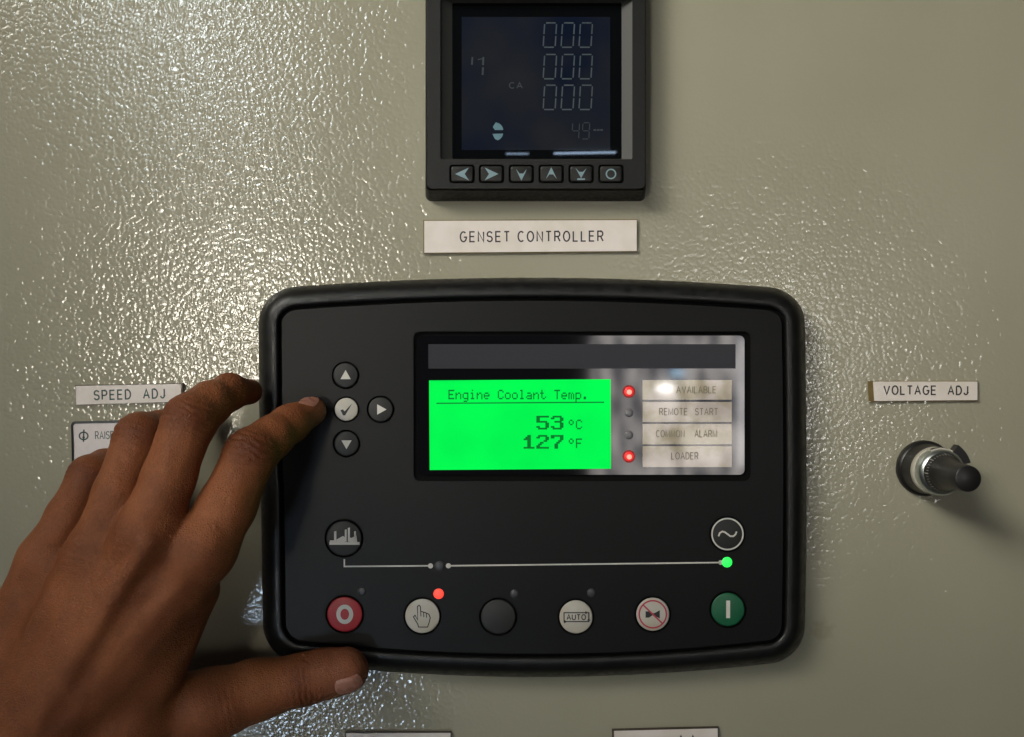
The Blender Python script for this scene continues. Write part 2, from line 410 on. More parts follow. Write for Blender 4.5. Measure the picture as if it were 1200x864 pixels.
def stroke_text(body, x0, y0, x1, y1, h, name, material, parent, rot=0, gap=.30, space=.62, w=1.5):
    """engraved single-stroke letters filling the photo-pixel box"""
    x = 0; runs = []
    for c in body:
        if c == ' ': x += space; continue
        wd, st = GL[c]; runs += [[(x + u, v) for u, v in q] for q in st]; x += wd + gap
    W = x - gap; cx, cy = (x0 + x1) / 2, (y0 + y1) / 2
    ink = Ink(h)
    for i, q in enumerate(runs):
        ink.h = h + .004 * (i % 2)
        ink.line(rot2([(x0 + u / W * (x1 - x0), y0 + v * (y1 - y0)) for u, v in q], rot, (cx, cy)), w)
    return ink.done(name, material, parent)

# ------------------------------------------------------------------ cabinet panel
bm = bmesh.new()
bmesh.ops.create_grid(bm, x_segments=2, y_segments=2, size=1, matrix=Matrix.Diagonal((1.6, 1.2, 1, 1)))
bmesh.ops.rotate(bm, verts=bm.verts, matrix=Matrix.Rotation(math.radians(90), 3, 'X'))
wall = finish(bm, 'cabinet_wall', M['paint'], smooth=False, recalc=False)
wall['kind'] = 'structure'

# ------------------------------------------------------------------ engraved label plates
def label_plate(quad, tw, text_box, body, label, inkm, edge=None, rot=0, spacing=1.25, rims=(1, 1, 1, 1), h=1.6, cat='label', group='engraved label plates on the cabinet', bold=0.0):
    t = thing('label_plate', label, cat, group)
    cx = sum(p[0] for p in quad) / 4; cy = sum(p[1] for p in quad) / 4
    bm = bmesh.new()
    add_loft(bm, [lift(quad, 0), lift(quad, h - .25)], cap_b=True)
    finish(bm, 'plate_base', edge or M['plate_edge'], t, smooth=False)
    (ax, ay), (bx, by), (cx_, cy_), (dx, dy) = quad
    l, tp, r, bt = rims
    q2 = [(ax + l, ay + tp), (bx - r, by + tp), (cx_ - r, cy_ - bt), (dx + l, dy - bt)]
    bm = bmesh.new()
    add_loft(bm, [lift(q2, h - .24), lift(q2, h)], cap_b=True)
    finish(bm, 'plate_face', M['plate'], t, smooth=False)
    if body:
        stroke_text(body, *text_box, h + .05, 'lettering', inkm, t, rot=rot, gap=spacing, w=1.7)
    return t
label_plate([(496, 258), (747, 257), (747, 295.5), (496, 297.5)], 0, (539.5, 271.5, 706.5, 283), 'GENSET CONTROLLER',
            'long off-white plate engraved GENSET CONTROLLER, under the dark digital meter', M['ink_dark'], rot=-.3, spacing=.44, rims=(1.2, 1, .8, 1.2), bold=.004)
label_plate([(88, 451.5), (214.5, 449), (214, 471.5), (88.5, 475)], 0, (110.5, 457, 192.5, 467.5), 'SPEED  ADJ',
            'small pale plate engraved SPEED ADJ, above the back of the hand', M['ink_green'], edge=M['plate_edge_dark'], rot=-1.6, spacing=.40, rims=(.6, 1, 2.2, .6), bold=.004)
label_plate([(1016.5, 446.5), (1146, 446.5), (1146, 470), (1018, 471)], 0, (1036, 452.6, 1134, 462.4), 'VOLTAGE  ADJ',
            'small pale plate engraved VOLTAGE ADJ, above the dial knob', M['ink_dark'], rot=.2, spacing=.36, rims=(6.5, .8, .6, 1), bold=.004)
label_plate([(404.5, 857), (529, 856.5), (529, 882), (404.5, 882)], 0, None, '',
            'blank-looking plate cut off by the lower edge, nearest the thumb', None, edge=M['plate_edge_dark'], rims=(1, 2.5, 1, 1))
tp_ = label_plate([(717, 854), (842, 851), (842.5, 878), (717.5, 880)], 0, None, '',
            'plate with letter tops cut off by the lower edge, right of the other cut-off plate', None, edge=M['plate_edge_dark'], rims=(2.5, 2.7, 1, 1))
ink = Ink(1.66)
for x in (798, 812): ink.line([(x - 4, 874), (x, 862.5), (x + 4, 874)], 1.8)
ink.done('lettering', M['ink_dark'], tp_)

# speed switch legend, half hidden by the fingers
t = thing('switch_plate', 'white switch plate with black frame reading RAISE, partly covered by the fingers', 'switch plate')
bm = bmesh.new()
o2 = rot2(rrect2(83, 494, 206, 588, 5), -1.4, (83, 494))
i2 = rot2(rrect2(85.6, 497, 203, 585, 3.5), -1.4, (83, 494))
add_loft(bm, [lift(o2, 0), lift(o2, 2.2), lift(i2, 2.4), lift(i2, 1.9)], cap_b=True)
finish(bm, 'frame', M['frame_black'], t)
bm = bmesh.new(); add_loft(bm, [lift(i2, 1.95), lift(i2, 2.1)], cap_b=True)
finish(bm, 'plate_face', mat('white_legend', (.74, .68, .66), rough=.4, noise=.03), t, smooth=False)
stroke_text('RAISE', 111.8, 505.8, 133, 514.5, 2.15, 'lettering', M['ink_green'], t, rot=-1.2, w=1.0)
ink = Ink(2.15); ink.ring(98, 511, 4.2, 5.9, ry0=3.6, ry1=5.2); ink.line([(98.3, 503.5), (97.8, 518)], 1.7); ink.poly([(98, 516.5), (99.8, 512), (96.2, 512)])
ink.done('symbol', M['ink_green'], t)

# ------------------------------------------------------------------ digital power meter (top)
t = thing('power_meter', 'square black digital meter with dim 000 readouts and six arrow keys', 'meter')
HF = 12.5
outer_b = rrect2(498.5, -52, 756, 236, 7); outer_f = rrect2(499.5, -55, 757, 222, 6)
hole = rrect2(516, -2, 741, 187, 2)
bm = bmesh.new()
add_loft(bm, [lift(outer_b, 0), lift(rrect2(498.7, -52, 756, 234.5, 7), 3), lift(rrect2(499, -55, 757, 223.5, 6), HF - 1)])
finish(bm, 'housing', M['meter_case'], t)
def face_with_holes(bm, outer, holes, h, depth, hole_depth_h):
    es = []
    def loop(pts):
        v = [bm.verts.new(P(x, y, h)) for x, y in pts]
        e = [bm.edges.new((v[i], v[(i + 1) % len(v)])) for i in range(len(v))]
        return v, e
    vo, e = loop(outer); es += e
    vh = []
    for ho in holes:
        v, e = loop(ho); es += e; vh.append(v)
    bmesh.ops.triangle_fill(bm, edges=es, use_beauty=True)
    def skirt(v, pts, hh):
        w = [bm.verts.new(P(x, y, hh)) for x, y in pts]
        for i in range(len(v)):
            j = (i + 1) % len(v); bm.faces.new((v[i], v[j], w[j], w[i]))
    skirt(vo, outer if depth[1] is None else depth[1], depth[0])
    for v, ho in zip(vh, holes): skirt(v, ho, hole_depth_h)
MKEYS = [541.5, 576, 611, 646, 681, 716]
bm = bmesh.new()
face_with_holes(bm, rrect2(500.8, -54, 755.5, 221, 6), [hole] + [rrect2(x - 15, 193, x + 15, 215, 4) for x in MKEYS], HF, (HF - 1, outer_f), HF - 1.4)
finish(bm, 'front_frame', M['meter_case'], t, angle=20)
bm = bmesh.new()        # sloping sides of the recess
r_out = rrect2(516, -2, 741, 187, 2); r_in = rrect2(530, 4, 728.5, 186.5, 1.5)
add_loft(bm, [lift(r_out, HF - 1.4), lift(r_in, HF - 4.5)])
finish(bm, 'recess_bevel', M['meter_bevel'], t)
bm = bmesh.new(); add_loft(bm, [lift(rrect2(525, -3, 735, 192, 2), HF - 4.6)], cap_b=True)
g_ = finish(bm, 'screen', M['meter_glass'], t, smooth=False)
bm = bmesh.new(); add_loft(bm, [lift(quad4(541, 20, 715, 176), HF - 4.5)], cap_b=True)
finish(bm, 'liquid_crystal', M['meter_lcd'], g_, smooth=False)
HS = HF - 4.44
def seg7(ink, ch, x, y, w, hh, sw, sl):
    segs = {'0': 'abcdef', '1': 'bc', '4': 'fgbc', '7': 'abc', '9': 'abcdfg'}[ch]
    q = lambda u, v: (x + u * w + (1 - v) * sl, y + v * hh)
    L = {'a': ((.12, 0), (.92, 0)), 'b': ((1, .05), (1, .46)), 'c': ((1, .54), (1, .95)), 'd': ((.08, 1), (.9, 1)), 'e': ((0, .54), (0, .95)),
         'f': ((0, .05), (0, .46)), 'g': ((.1, .5), (.9, .5))}
    for s_ in segs: ink.line([q(*L[s_][0]), q(*L[s_][1])], sw)
ink = Ink(HS)
for r_, y in enumerate((27, 64, 100)):
    for x in (636.5, 657.5, 678.5): seg7(ink, '0', x, y, 14, 28.5, 1.5, 1.8)
ink.done('digits', M['meter_ink'], g_)
for x, c in ((670, '4'), (682, '9')):
    ink = Ink(HS); seg7(ink, c, x, 144, 8, 19, 1.0, 1.2); ink.done('small_digit', M['meter_ink_dim'], g_)
ink = Ink(HS); ink.line([(553.6, 67), (553, 76)], 2); ink.done('segment', M['meter_ink_dim'], g_)
ink = Ink(HS); ink.line([(566.5, 67), (566.0, 76.5)], 2.2); ink.line([(566, 79), (565.5, 88)], 2.2); ink.line([(560, 70), (565, 69)], 1); ink.done('small_digit', M['meter_ink_dim'], g_)
ink = Ink(HS)
for x in (697, 701, 705): ink.line([(x - 1.6, 152.5), (x + 1.6, 152.5)], 2)
ink.done('unit_mark', M['meter_ink_dim'], g_)
stroke_text('CA', 597, 97, 612, 103.5, HS, 'lettering', M['meter_ink_dim'], g_, w=1.2)
ink = Ink(HS)
def arc(cx, cy, r, a0, a1, n=10): return [(cx + r * math.cos(math.radians(a0 + (a1 - a0) * i / n)), cy + r * math.sin(math.radians(a0 + (a1 - a0) * i / n))) for i in range(n + 1)]
ink.poly([(580, 152.5), (577.5, 149), (581, 143.5)] + arc(580.5, 153, 9.2, -80, -3))
ink.poly([(577, 157)] + arc(580.5, 156, 9.0, 4, 72) + [(580, 163)])
ink.done('symbol', M['meter_blue'], g_)
bm = bmesh.new(); add_loft(bm, [lift(rrect2(505, 188, 752, 219, 3), HF - 1.5)], cap_b=True)
finish(bm, 'key_backing', M['hollow'], t, smooth=False)
for k, x in enumerate(MKEYS):
    bm = bmesh.new(); y = 204
    add_loft(bm, [lift(rrect2(x - 12.6, y - 9, x + 12.6, y + 9, 3), HF - 1.45), lift(rrect2(x - 12.6, y - 9, x + 12.6, y + 9, 3), HF - .2),
                  lift(rrect2(x - 11.4, y - 7.8, x + 11.4, y + 7.8, 2.4), HF + .15)], cap_b=True)
    b_ = finish(bm, 'key', M['key_black'], t)
    ink = Ink(HF + .2)
    if k == 0: ink.poly([(x - 8, y), (x + 8, y - 7.5), (x + 3, y), (x + 8, y + 7.5)])
    if k == 1: ink.poly([(x + 8, y), (x - 8, y - 7.5), (x - 3, y), (x - 8, y + 7.5)])
    if k == 2: ink.poly([(x, y + 8), (x - 6.5, y - 6), (x - 2.2, y - .5), (x + 2.2, y - .5), (x + 6.5, y - 6)])
    if k == 3: ink.poly([(x, y - 8), (x - 6.5, y + 6), (x - 2.2, y + .5), (x + 2.2, y + .5), (x + 6.5, y + 6)])
    if k == 4:
        ink.poly([(x, y + 5), (x - 6.5, y - 7), (x - 2.2, y - 2.5), (x + 2.2, y - 2.5), (x + 6.5, y - 7)]); ink.rect(x - 4.5, y + 5.2, x + 4.5, y + 7)
    if k == 5: ink.ring(x, y, 4.6, 6.2)
    ink.done('symbol', M['icon_blue'], b_)

# ------------------------------------------------------------------ generator controller
def bez(p0, p1, p2, p3, n):
    return [tuple((1 - t_) ** 3 * a + 3 * (1 - t_) ** 2 * t_ * b + 3 * (1 - t_) * t_ * t_ * c + t_ ** 3 * d
            for a, b, c, d in zip(p0, p1, p2, p3)) for t_ in [i / n for i in range(n)]]
def contour(rc=42):
    ytop = lambda x: 325.5 + 11 * ((x - 622) / 280) ** 2
    ybot = lambda x: 793.5 - 17.5 * ((x - 627) / 290) ** 2
    xl = lambda y: 303 + 5 * ((y - 380) / 360) * (.5 if y < 560 else 1)
    xr = lambda y: 943 + 2 * math.sin((y - 370) / 380 * math.pi)
    out = []
    ck = .42
    def corner(a, c, b, n=12):
        m = lambda p, q: tuple(u + (v - u) * .58 for u, v in zip(p, q))
        out.extend(bez(a, m(a, c), m(b, c), b, n))
    for i in range(30):
        x = 303 + rc + i / 30 * (943 - 303 - 2 * rc); out.append((x, ytop(x)))
    corner((943 - rc, ytop(943 - rc)), (943.5, ytop(943) + 1), (xr(338 + rc), 338 + rc))
    for i in range(20):
        y = 338 + rc + i / 20 * (772 - 338 - 2 * rc); out.append((xr(y), y))
    corner((xr(772 - rc), 772 - rc), (944, ybot(943) + 1), (944 - rc, ybot(944 - rc)))
    for i in range(30):
        x = 944 - rc - i / 30 * (944 - 309 - 2 * rc); out.append((x, ybot(x)))
    corner((309 + rc, ybot(309 + rc)), (309, ybot(309) + 1), (xl(772 - rc), 772 - rc))
    for i in range(20):
        y = 772 - rc - i / 20 * (772 - 338 - 2 * rc); out.append((xl(y), y))
    corner((xl(338 + rc), 338 + rc), (303, ytop(303) + 1), (303 + rc, ytop(303 + rc)))
    return out
CON = contour()
def inset(pts, d):
    n = len(pts); out = []
    for i in range(n):
        a, b = Vector(pts[i - 2]), Vector(pts[(i + 2) % n]); tt = (b - a).normalized()
        out.append((pts[i][0] - tt.y * d, pts[i][1] + tt.x * d))
    return out
ctl = thing('generator_controller', 'large black generator controller with green lit display and round keys, under the hand', 'controller')
FH = 13.2
prof = [(0, 0), (0, 3.5), (.6, 6.5), (2.2, 9.5), (5, 12), (9, 13.7), (14, 14.5), (19.5, 14.7), (22.2, 14.3), (23.4, 13.4), (23.6, 11)]
bm = bmesh.new()
add_loft(bm, [lift(inset(CON, i), h) for i, h in prof])
finish(bm, 'bezel', M['rubber'], ctl, angle=60)
KEYS = [('up', 405, 440, 16.5), ('check', 406, 480, 15.5), ('right', 446, 480, 16.5), ('down', 406, 520, 16.5), ('left', 367, 481, 16.5),
        ('factory', 403, 631, 23), ('wave', 852.5, 626, 21.5), ('stop', 404, 720, 23), ('manual', 495, 722, 22.5), ('blank', 584, 723, 22.8),
        ('auto', 675, 723, 21.8), ('horn', 765, 720, 21.8), ('start', 853, 714.5, 22)]
fo = inset(CON, 26.2)
win = rrect2(484.5, 388.5, 879.5, 564, 8)
bm = bmesh.new()
cir2 = lambda cx, cy, r, n=36: [(cx + r * math.cos(2 * math.pi * i / n), cy + r * math.sin(2 * math.pi * i / n)) for i in range(n)]
face_with_holes(bm, inset(CON, 27.2), [win] + [cir2(x, y, r) for _, x, y, r in KEYS], FH, (FH - .35, fo), FH - 1.6)
finish(bm, 'face_plate', M['face'], ctl, angle=25)
bm = bmesh.new(); add_loft(bm, [lift(inset(CON, 22), FH - 1.7)], cap_b=True)
finish(bm, 'back_plate', M['hollow'], ctl, smooth=False)

# display window
WH = FH - .7
bm = bmesh.new()
w2 = rrect2(489.5, 393.5, 872.5, 556.5, 6)
add_loft(bm, [lift(w2, FH - 1.6), lift(w2, WH)], cap_b=True)
wn = finish(bm, 'display_window', M['window'], ctl, angle=20)
bm = bmesh.new(); add_loft(bm, [lift(quad4(502, 403.5, 862, 432), WH + .06)], cap_b=True)
finish(bm, 'redaction_bar', M['strip'], wn, smooth=False)  # flat grey redaction bar drawn over the display, not a controller part
bm = bmesh.new(); add_loft(bm, [lift([(502.8, 446), (715.5, 444.5), (716, 549.5), (503.5, 551)], WH + .06)], cap_b=True)
finish(bm, 'green_screen', M['lcd'], wn, smooth=False)

F5 = {'E': '11111 10000 10000 11110 10000 10000 11111', 'n': '00000 00000 10110 11001 10001 10001 10001',
      'g': '00000 00000 01111 10001 10001 10001 01111 00001 01110', 'i': '00100 00000 01100 00100 00100 00100 01110',
      'e': '00000 00000 01110 10001 11111 10000 01110', 'C': '01110 10001 10000 10000 10000 10001 01110',
      'o': '00000 00000 01110 10001 10001 10001 01110', 'l': '01100 00100 00100 00100 00100 00100 01110',
      'a': '00000 00000 01110 00001 01111 10001 01111', 't': '01000 01000 11100 01000 01000 01001 00110',
      'T': '11111 00100 00100 00100 00100 00100 00100', 'm': '00000 00000 11010 10101 10101 10101 10101',
      'p': '00000 00000 11110 10001 10001 10001 11110 10000 10000', '.': '00000 00000 00000 00000 00000 01100 01100', ' ': '0',
      'F': '11111 10000 10000 11110 10000 10000 10000', '*': '01100 10010 10010 01100 00000 00000 00000'}
B8 = {'5': '1111111 1100000 1100000 1111110 0000011 0000011 1100011 0111110', '3': '0111110 1100011 0000011 0011110 0000011 0000011 1100011 0111110',
      '1': '0001100 0011100 0111100 0001100 0001100 0001100 0001100 0111111', '2': '0111110 1100011 0000011 0000110 0011000 0110000 1100000 1111111',
      '7': '1111111 1100011 0000011 0000110 0001100 0011000 0011000 0011000'}
def bitmap(ink, font, s, x, y, pw, ph, adv):
    for c in s:
        for r_, row in enumerate(font[c].split()):
            i = 0
            while i < len(row):
                if row[i] == '1':
                    j = i
                    while j < len(row) and row[j] == '1': j += 1
                    ink.rect(x + i * pw, y + r_ * ph, x + j * pw, y + (r_ + 1) * ph - .02); i = j
                else: i += 1
        x += adv
ink = Ink(WH + .12)
bitmap(ink, F5, 'Engine Coolant Temp.', 525.5, 457, 1.36, 1.58, 8.27)
ink.done('title_lettering', M['lcd_ink'], wn)
ink = Ink(WH + .12); ink.line([(511.5, 472.8), (708, 471.6)], 1.3); ink.done('rule', M['lcd_ink'], wn)
ink = Ink(WH + .12)
bitmap(ink, B8, '53', 628.5, 487.5, 2.12, 2.0, 17.0); bitmap(ink, B8, '127', 611.5, 510, 2.12, 2.0, 17.0)
ink.done('reading_digits', M['lcd_ink'], wn)
ink = Ink(WH + .12)
bitmap(ink, F5, '*C', 666.5, 492, 1.45, 1.6, 8.4); bitmap(ink, F5, '*F', 666.5, 514, 1.45, 1.6, 8.4)
ink.done('unit_lettering', M['lcd_ink'], wn)
cards = [(445.5, 468.5), (471.2, 494.5), (497, 520.8), (523, 547.5)]
words = [('AVAILABLE', 793, 839), ('REMOTE  START', 773, 841), ('COMMON   ALARM', 769, 840), ('LOADER', 787, 818)]
for (y0, y1), (wd, xa, xb) in zip(cards, words):
    bm = bmesh.new(); add_loft(bm, [lift(quad4(753, y0, 857.5, y1), WH + .01), lift(quad4(753, y0, 857.5, y1), WH + .12)], cap_b=True)
    c_ = finish(bm, 'legend_card', M['card'], wn, smooth=False)
    stroke_text(wd, xa, y0 + 7.6, xb, y0 + 15.2, WH + .16, 'lettering', M['print_grey'], wn, gap=.28, w=1.0)

def lens(name, x, y, r, h, m, parent, label=None, hot=None):
    bm = bmesh.new()
    add_loft(bm, [circle(x, y, r, h - .05, 20), circle(x, y, r * .96, h + .25, 20), circle(x, y, r * .7, h + .5, 20), circle(x, y, r * .3, h + .62, 20)], cap_b=True)
    o = finish(bm, name, m, parent, angle=60)
    if label: o['label'] = label
    return o
M['led_clear'] = mat('clear_lens', (.17, .165, .175), rough=.25)
for y, lit in ((459, 1), (484, 0), (510, 0), (535, 1)):
    if lit:
        bm = bmesh.new(); add_loft(bm, [circle(737, y, 7.6, WH + .01, 24), circle(737, y, 7.4, WH + .08, 24)], cap_b=True); finish(bm, 'lens_glow', M['led_glow'], wn)  # glow around the lit lens drawn as a dim emissive disc
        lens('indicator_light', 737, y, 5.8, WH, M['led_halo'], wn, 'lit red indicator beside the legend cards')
        bm = bmesh.new(); add_loft(bm, [circle(737.5, y + .6, 3.1, WH + .57, 16), circle(737.5, y + .6, 1.8, WH + .8, 16)], cap_b=True); finish(bm, 'glowing_core', M['led_hot'], wn)
    else: lens('indicator_light', 737, y, 5.2, WH, M['led_clear'], wn)
for x, y, r, m, lb in ((424, 693, 5.2, 'led_off', None), (514, 696, 6.2, 'led_red', 'lit red indicator'), (603, 696, 5.2, 'led_off', None), (693, 695, 5.2, 'led_off', None),
                   (515, 663.5, 6, 'led_off', None), (852, 659, 6.2, 'led_green', 'lit green indicator')):
    lens('indicator_light', x, y, r, FH, M[m], ctl, lb)

ink = Ink(FH + .06)
ink.line([(403.5, 655.5), (403.5, 664), (503, 663.2)], 1.7); ink.line([(526, 663.2), (843, 659.4)], 1.7)
for x, y, r in ((504.5, 663.3, 3), (525.5, 663.2, 3), (844.5, 659.3, 2.8)):
    ink.disc(x, y, r)
ink.done('mimic_line', M['print_white'], ctl)

kmat = {'check': 'key_white', 'stop': 'key_red', 'manual': 'key_white', 'auto': 'key_white', 'horn': 'key_white', 'start': 'key_green'}
klab = {'check': 'white key with a tick', 'stop': 'red round key with a white O', 'manual': 'white round key with a pointing hand', 'auto': 'white round key reading AUTO',
        'horn': 'white round key with a crossed-out horn', 'start': 'green round key with a white bar', 'up': 'black key with an up triangle',
        'down': 'black key with a down triangle', 'right': 'black key with a right triangle', 'left': 'black key under the fingertip', 'factory': 'black round key with white factory skyline',
        'wave': 'black round key with a circled wave', 'blank': 'plain black round key'}
for k, x, y, r in KEYS:
    small = k in ('up', 'check', 'right', 'down', 'left')
    g = 2.0 if small else 2.4
    if k in ('factory', 'wave'): g = 2.2
    q = r - g; top = FH + (.25 if k not in ('blank', 'wave') else .1)
    if k == 'left': top = FH - .1
    bm = bmesh.new()
    add_loft(bm, [circle(x, y, q, FH - 1.65), circle(x, y, q, top - .35), circle(x, y, q - .5, top - .12), circle(x, y, q - 1.6, top)], cap_b=True)
    b_ = finish(bm, 'key', M[kmat.get(k, 'key_black')], ctl, angle=50)
    b_['label'] = klab[k]
    ink = Ink(top + .05); im = 'print_white'
    if k == 'up': ink.poly([(x, y - 6.3), (x + 6, y + 4.5), (x - 6, y + 4.5)])
    elif k == 'down': ink.poly([(x, y + 6.5), (x + 6, y - 3.8), (x - 6, y - 3.8)])
    elif k == 'right': ink.poly([(x + 7, y), (x - 4, y - 6), (x - 4, y + 6)])
    elif k == 'check':
        im = 'print_black'; ink.poly([(x - 7, y + .8), (x - 4.2, y - .2), (x - 2.2, y + 2.2), (x + 6.8, y - 7.2), (x - 1.6, y + 7), (x - 4, y + 7)])
    elif k == 'factory':
        for a, b, w in ((-11.5, -8.8, 0), (1, 3.2, -2), (4.6, 7, -4), (12, 14, 0)): ink.poly([(x + a, y + 4), (x + a, y - 8 + w), (x + b, y - 8.6 + w), (x + b, y + 4)])
        ink.poly([(x - 8.6, y + 4.3), (x - 8.6, y + 1.4), (x - 1, y - 2.8), (x + 1, y - 1.5), (x + 1, y + 4.3)])
        ink.poly([(x + 7, y + 4.3), (x + 7, y - 1), (x + 9, y - .5), (x + 14.5, y - 3.5), (x + 15.5, y + 4.3)])
        ink.rect(x - 17, y + 4.35, x + 18.5, y + 7.6); ink.rect(x - 16.5, y + 2.4, x - 8.7, y + 4.3)
    elif k == 'wave':
        ink.ring(x, y, 17.3, 19.0, 48)
        ink.line([(x - 10.5, y + 2.6), (x - 9, y - 1.2), (x - 6, y - 3.0), (x - 3, y - 2.2), (x, y), (x + 3.4, y + 2.5), (x + 6.8, y + 2.6), (x + 9.4, y + .4), (x + 10.8, y - 3)], 1.9)
    elif k == 'stop': ink.ring(x, y, 5.1, 9.9, 40, 6.5, 11.4)
    elif k == 'manual':
        im = 'print_black'
        ink.line([(x - 4.5, y + 13), (x - 5.5, y + 9.5), (x - 10.5, y + 1), (x - 8.5, y - .8), (x - 5.5, y + 4.8), (x - 5.8, y - 11), (x - 4, y - 12.6), (x - 2.4, y - 11), (x - 2, y - 5.4),
                  (x + 3.2, y - 4), (x + 7.6, y - 2), (x + 9.2, y + 2), (x + 8, y + 7.5), (x + 6, y + 13)], 1.15, closed=True)
        for dx, y0, y1 in ((-2, -5.4, .4), (1.4, -4, 1.4), (4.6, -3, 2)): ink.line([(x + dx, y + y0), (x + dx + .3, y + y1)], 1.0)
    elif k == 'auto':
        im = 'print_black'
        ink.line([(x - 14, y - 4.8), (x + 15, y - 4.8), (x + 15, y + 5.6), (x - 14, y + 5.6)], 1.3, closed=True)
        ink.poly([(x - 14, y + 3.5), (x - 14, y + 7.8), (x - 10, y + 5.6)]); ink.poly([(x + 15, y + 1.5), (x + 17, y + 4.5), (x + 13, y + 4.5)])
        ink.poly([(x + 11, y - 7), (x + 14, y - 4.8), (x + 11, y - 2.8)])
        stroke_text('AUTO', x - 10.6, y - 2.6, x + 11.2, y + 3.4, top + .05, 'lettering', M['print_black'], b_, w=1.15)
    elif k == 'horn':
        im = 'print_black'
        ink.poly([(x - 8.5, y - 3.4), (x - 4.4, y - 3.4), (x - .8, y - 1.2), (x + 2, y - 1.4), (x + 8.2, y - 4.8), (x + 8.2, y + 5), (x + 2, y + 1.6), (x - .8, y + 1.4), (x - 4.4, y + 4), (x - 8.5, y + 4)])
        i2_ = Ink(top + .1); i2_.ring(x, y, 15, 16.8, 48); i2_.line([(x - 11.5, y - 11), (x + 11.5, y + 11)], 1.8)
        i2_.done('red_ring', M['print_red'], b_)
    elif k == 'start': ink.rect(x - 2, y - 10.5, x + 2.6, y + 10)
    if len(ink.bm.faces): ink.done('symbol', M[im], b_)
    else: ink.bm.free()

# ------------------------------------------------------------------ voltage dial knob
t = thing('dial_knob', 'black and silver turns-counting dial knob with lock lever, under VOLTAGE ADJ', 'knob')
KC = P(1082, 548.5)
def ringk(r, h, n=48, a0=0, a1=360, closed=True):
    m = n if closed else n + 1
    return [Vector((KC.x + r * .001 * math.cos(math.radians(a0 + (a1 - a0) * i / n)), -h * .001, KC.z + r * .001 * math.sin(math.radians(a0 + (a1 - a0) * i / n)))) for i in range(m)]
def lathe(name, prof, m, parent, n=48, angle=40):
    bm = bmesh.new(); add_loft(bm, [ringk(r, h, n) for r, h in prof], cap_b=True)
    return finish(bm, name, m, parent, angle=angle)
lathe('base', [(12.2, 0), (12.2, 2), (11.8, 2.8), (11.0, 3.4), (10.2, 11.6), (9, 11.7)], M['knob_black'], t)
lathe('dial_rim', [(10.1, 11.5), (10.3, 11.8), (10.3, 14.8), (10.1, 15.1), (9, 15.2)], M['dial_white'], t)
dl = lathe('dial', [(9.85, 15.0), (9.95, 15.3), (9.8, 19.4), (9.5, 20.0), (8.5, 21.2), (7.6, 21.4)], M['aluminium'], t)
lathe('scale_ring', [(8.4, 21.15), (8.35, 21.5), (7.5, 24.2), (6.4, 24.4)], M['knob_black'], t)
bm = bmesh.new()
for i in range(40):
    a = 2 * math.pi * i / 40; ww = .09 if i % 5 else .16; l0 = .45 if i % 5 else .1
    pts = []
    for da, fr in ((-ww, l0), (ww, l0), (ww, .92), (-ww, .92)):
        r = 8.35 + (7.5 - 8.35) * fr + .03; h = 21.5 + 2.7 * fr + .03; aa = a + da / r
        pts.append(bm.verts.new((KC.x + r * .001 * math.cos(aa), -h * .001, KC.z + r * .001 * math.sin(aa))))
    bm.faces.new(pts)
finish(bm, 'scale_marks', mat('scale_print', (.35, .34, .31)), t, smooth=False, recalc=False)
cap = lathe('grip', [(7.35, 24.3), (7.25, 25.0), (6.7, 26.5), (6.2, 29), (5.8, 33), (5.5, 38), (5.35, 43.6), (5.15, 44.3), (4.7, 44.6)], M['knob_black'], t, n=60)
def arc_block(name, r0, r1, h0, h1, a0, a1, m, parent, n=14):
    bm = bmesh.new()
    A = [ringk(r0, h0, n, a0, a1, False), ringk(r1, h0, n, a0, a1, False), ringk(r1, h1, n, a0, a1, False), ringk(r0, h1, n, a0, a1, False)]
    rings = [[A[q][i] for q in range(4)] for i in range(n + 1)]
    add_loft(bm, rings, cap_a=True, cap_b=True)
    return finish(bm, name, m, parent)
arc_block('lock_lever', 10.4, 14.0, 11.9, 16.6, 16, 54, M['knob_black'], t)
wf = arc_block('dial_window', 9.2, 10.3, 15.6, 19.3, 62, 116, M['dial_white'], t)
arc_block('window_glass', 10.0, 10.4, 16.4, 18.6, 66, 86, M['print_black'], wf); arc_block('window_glass', 10.0, 10.4, 16.4, 18.6, 91, 112, M['print_black'], wf)

# ------------------------------------------------------------------ hand: one distance field, meshed with surface nets
def HP(px, py, h):
    p = P(px, py, h); return np.array([p.x, p.y, p.z], dtype=np.float64) * 1000
def smin(a, b, k):
    q = np.maximum(k - np.abs(a - b), 0) / k
    return np.minimum(a, b) - q * q * k * .25
FING = {   # joints: photo pixel, height above the cabinet, radius in mm
 'index':  [(236, 648, 63, 11.8), (266, 592, 58, 10.3), (294, 533, 50, 9.9), (318, 513, 41, 8.4), (340, 496, 31, 7.4), (366, 481.5, 20.2, 6.1)],
 'middle': [(172, 628, 67, 11.5), (198, 558, 63, 9.5), (222, 492, 57, 9.6), (246, 472, 48, 8.3), (268, 459, 37, 7.3), (293, 459, 22, 6.0)],
 'ring':   [(112, 650, 60, 11.2), (139, 580, 56, 9.4), (165, 513, 47, 9.2), (187, 505, 36, 8), (208, 500, 23.5, 7.6), (238, 493, 11, 6.4)],
 'little': [(57, 655, 50, 10.4), (82, 605, 46, 8.8), (106, 559, 39, 8.2), (124, 549, 30, 7.2), (140, 542, 20, 6.4), (162, 535, 10, 5.8)],
 'thumb':  [(246, 827, 35, 13.6), (300, 809, 29, 11.7), (354, 797, 26.0, 10.3), (378, 790.5, 25, 10.1), (405, 786.5, 24.4, 9.6)],
}
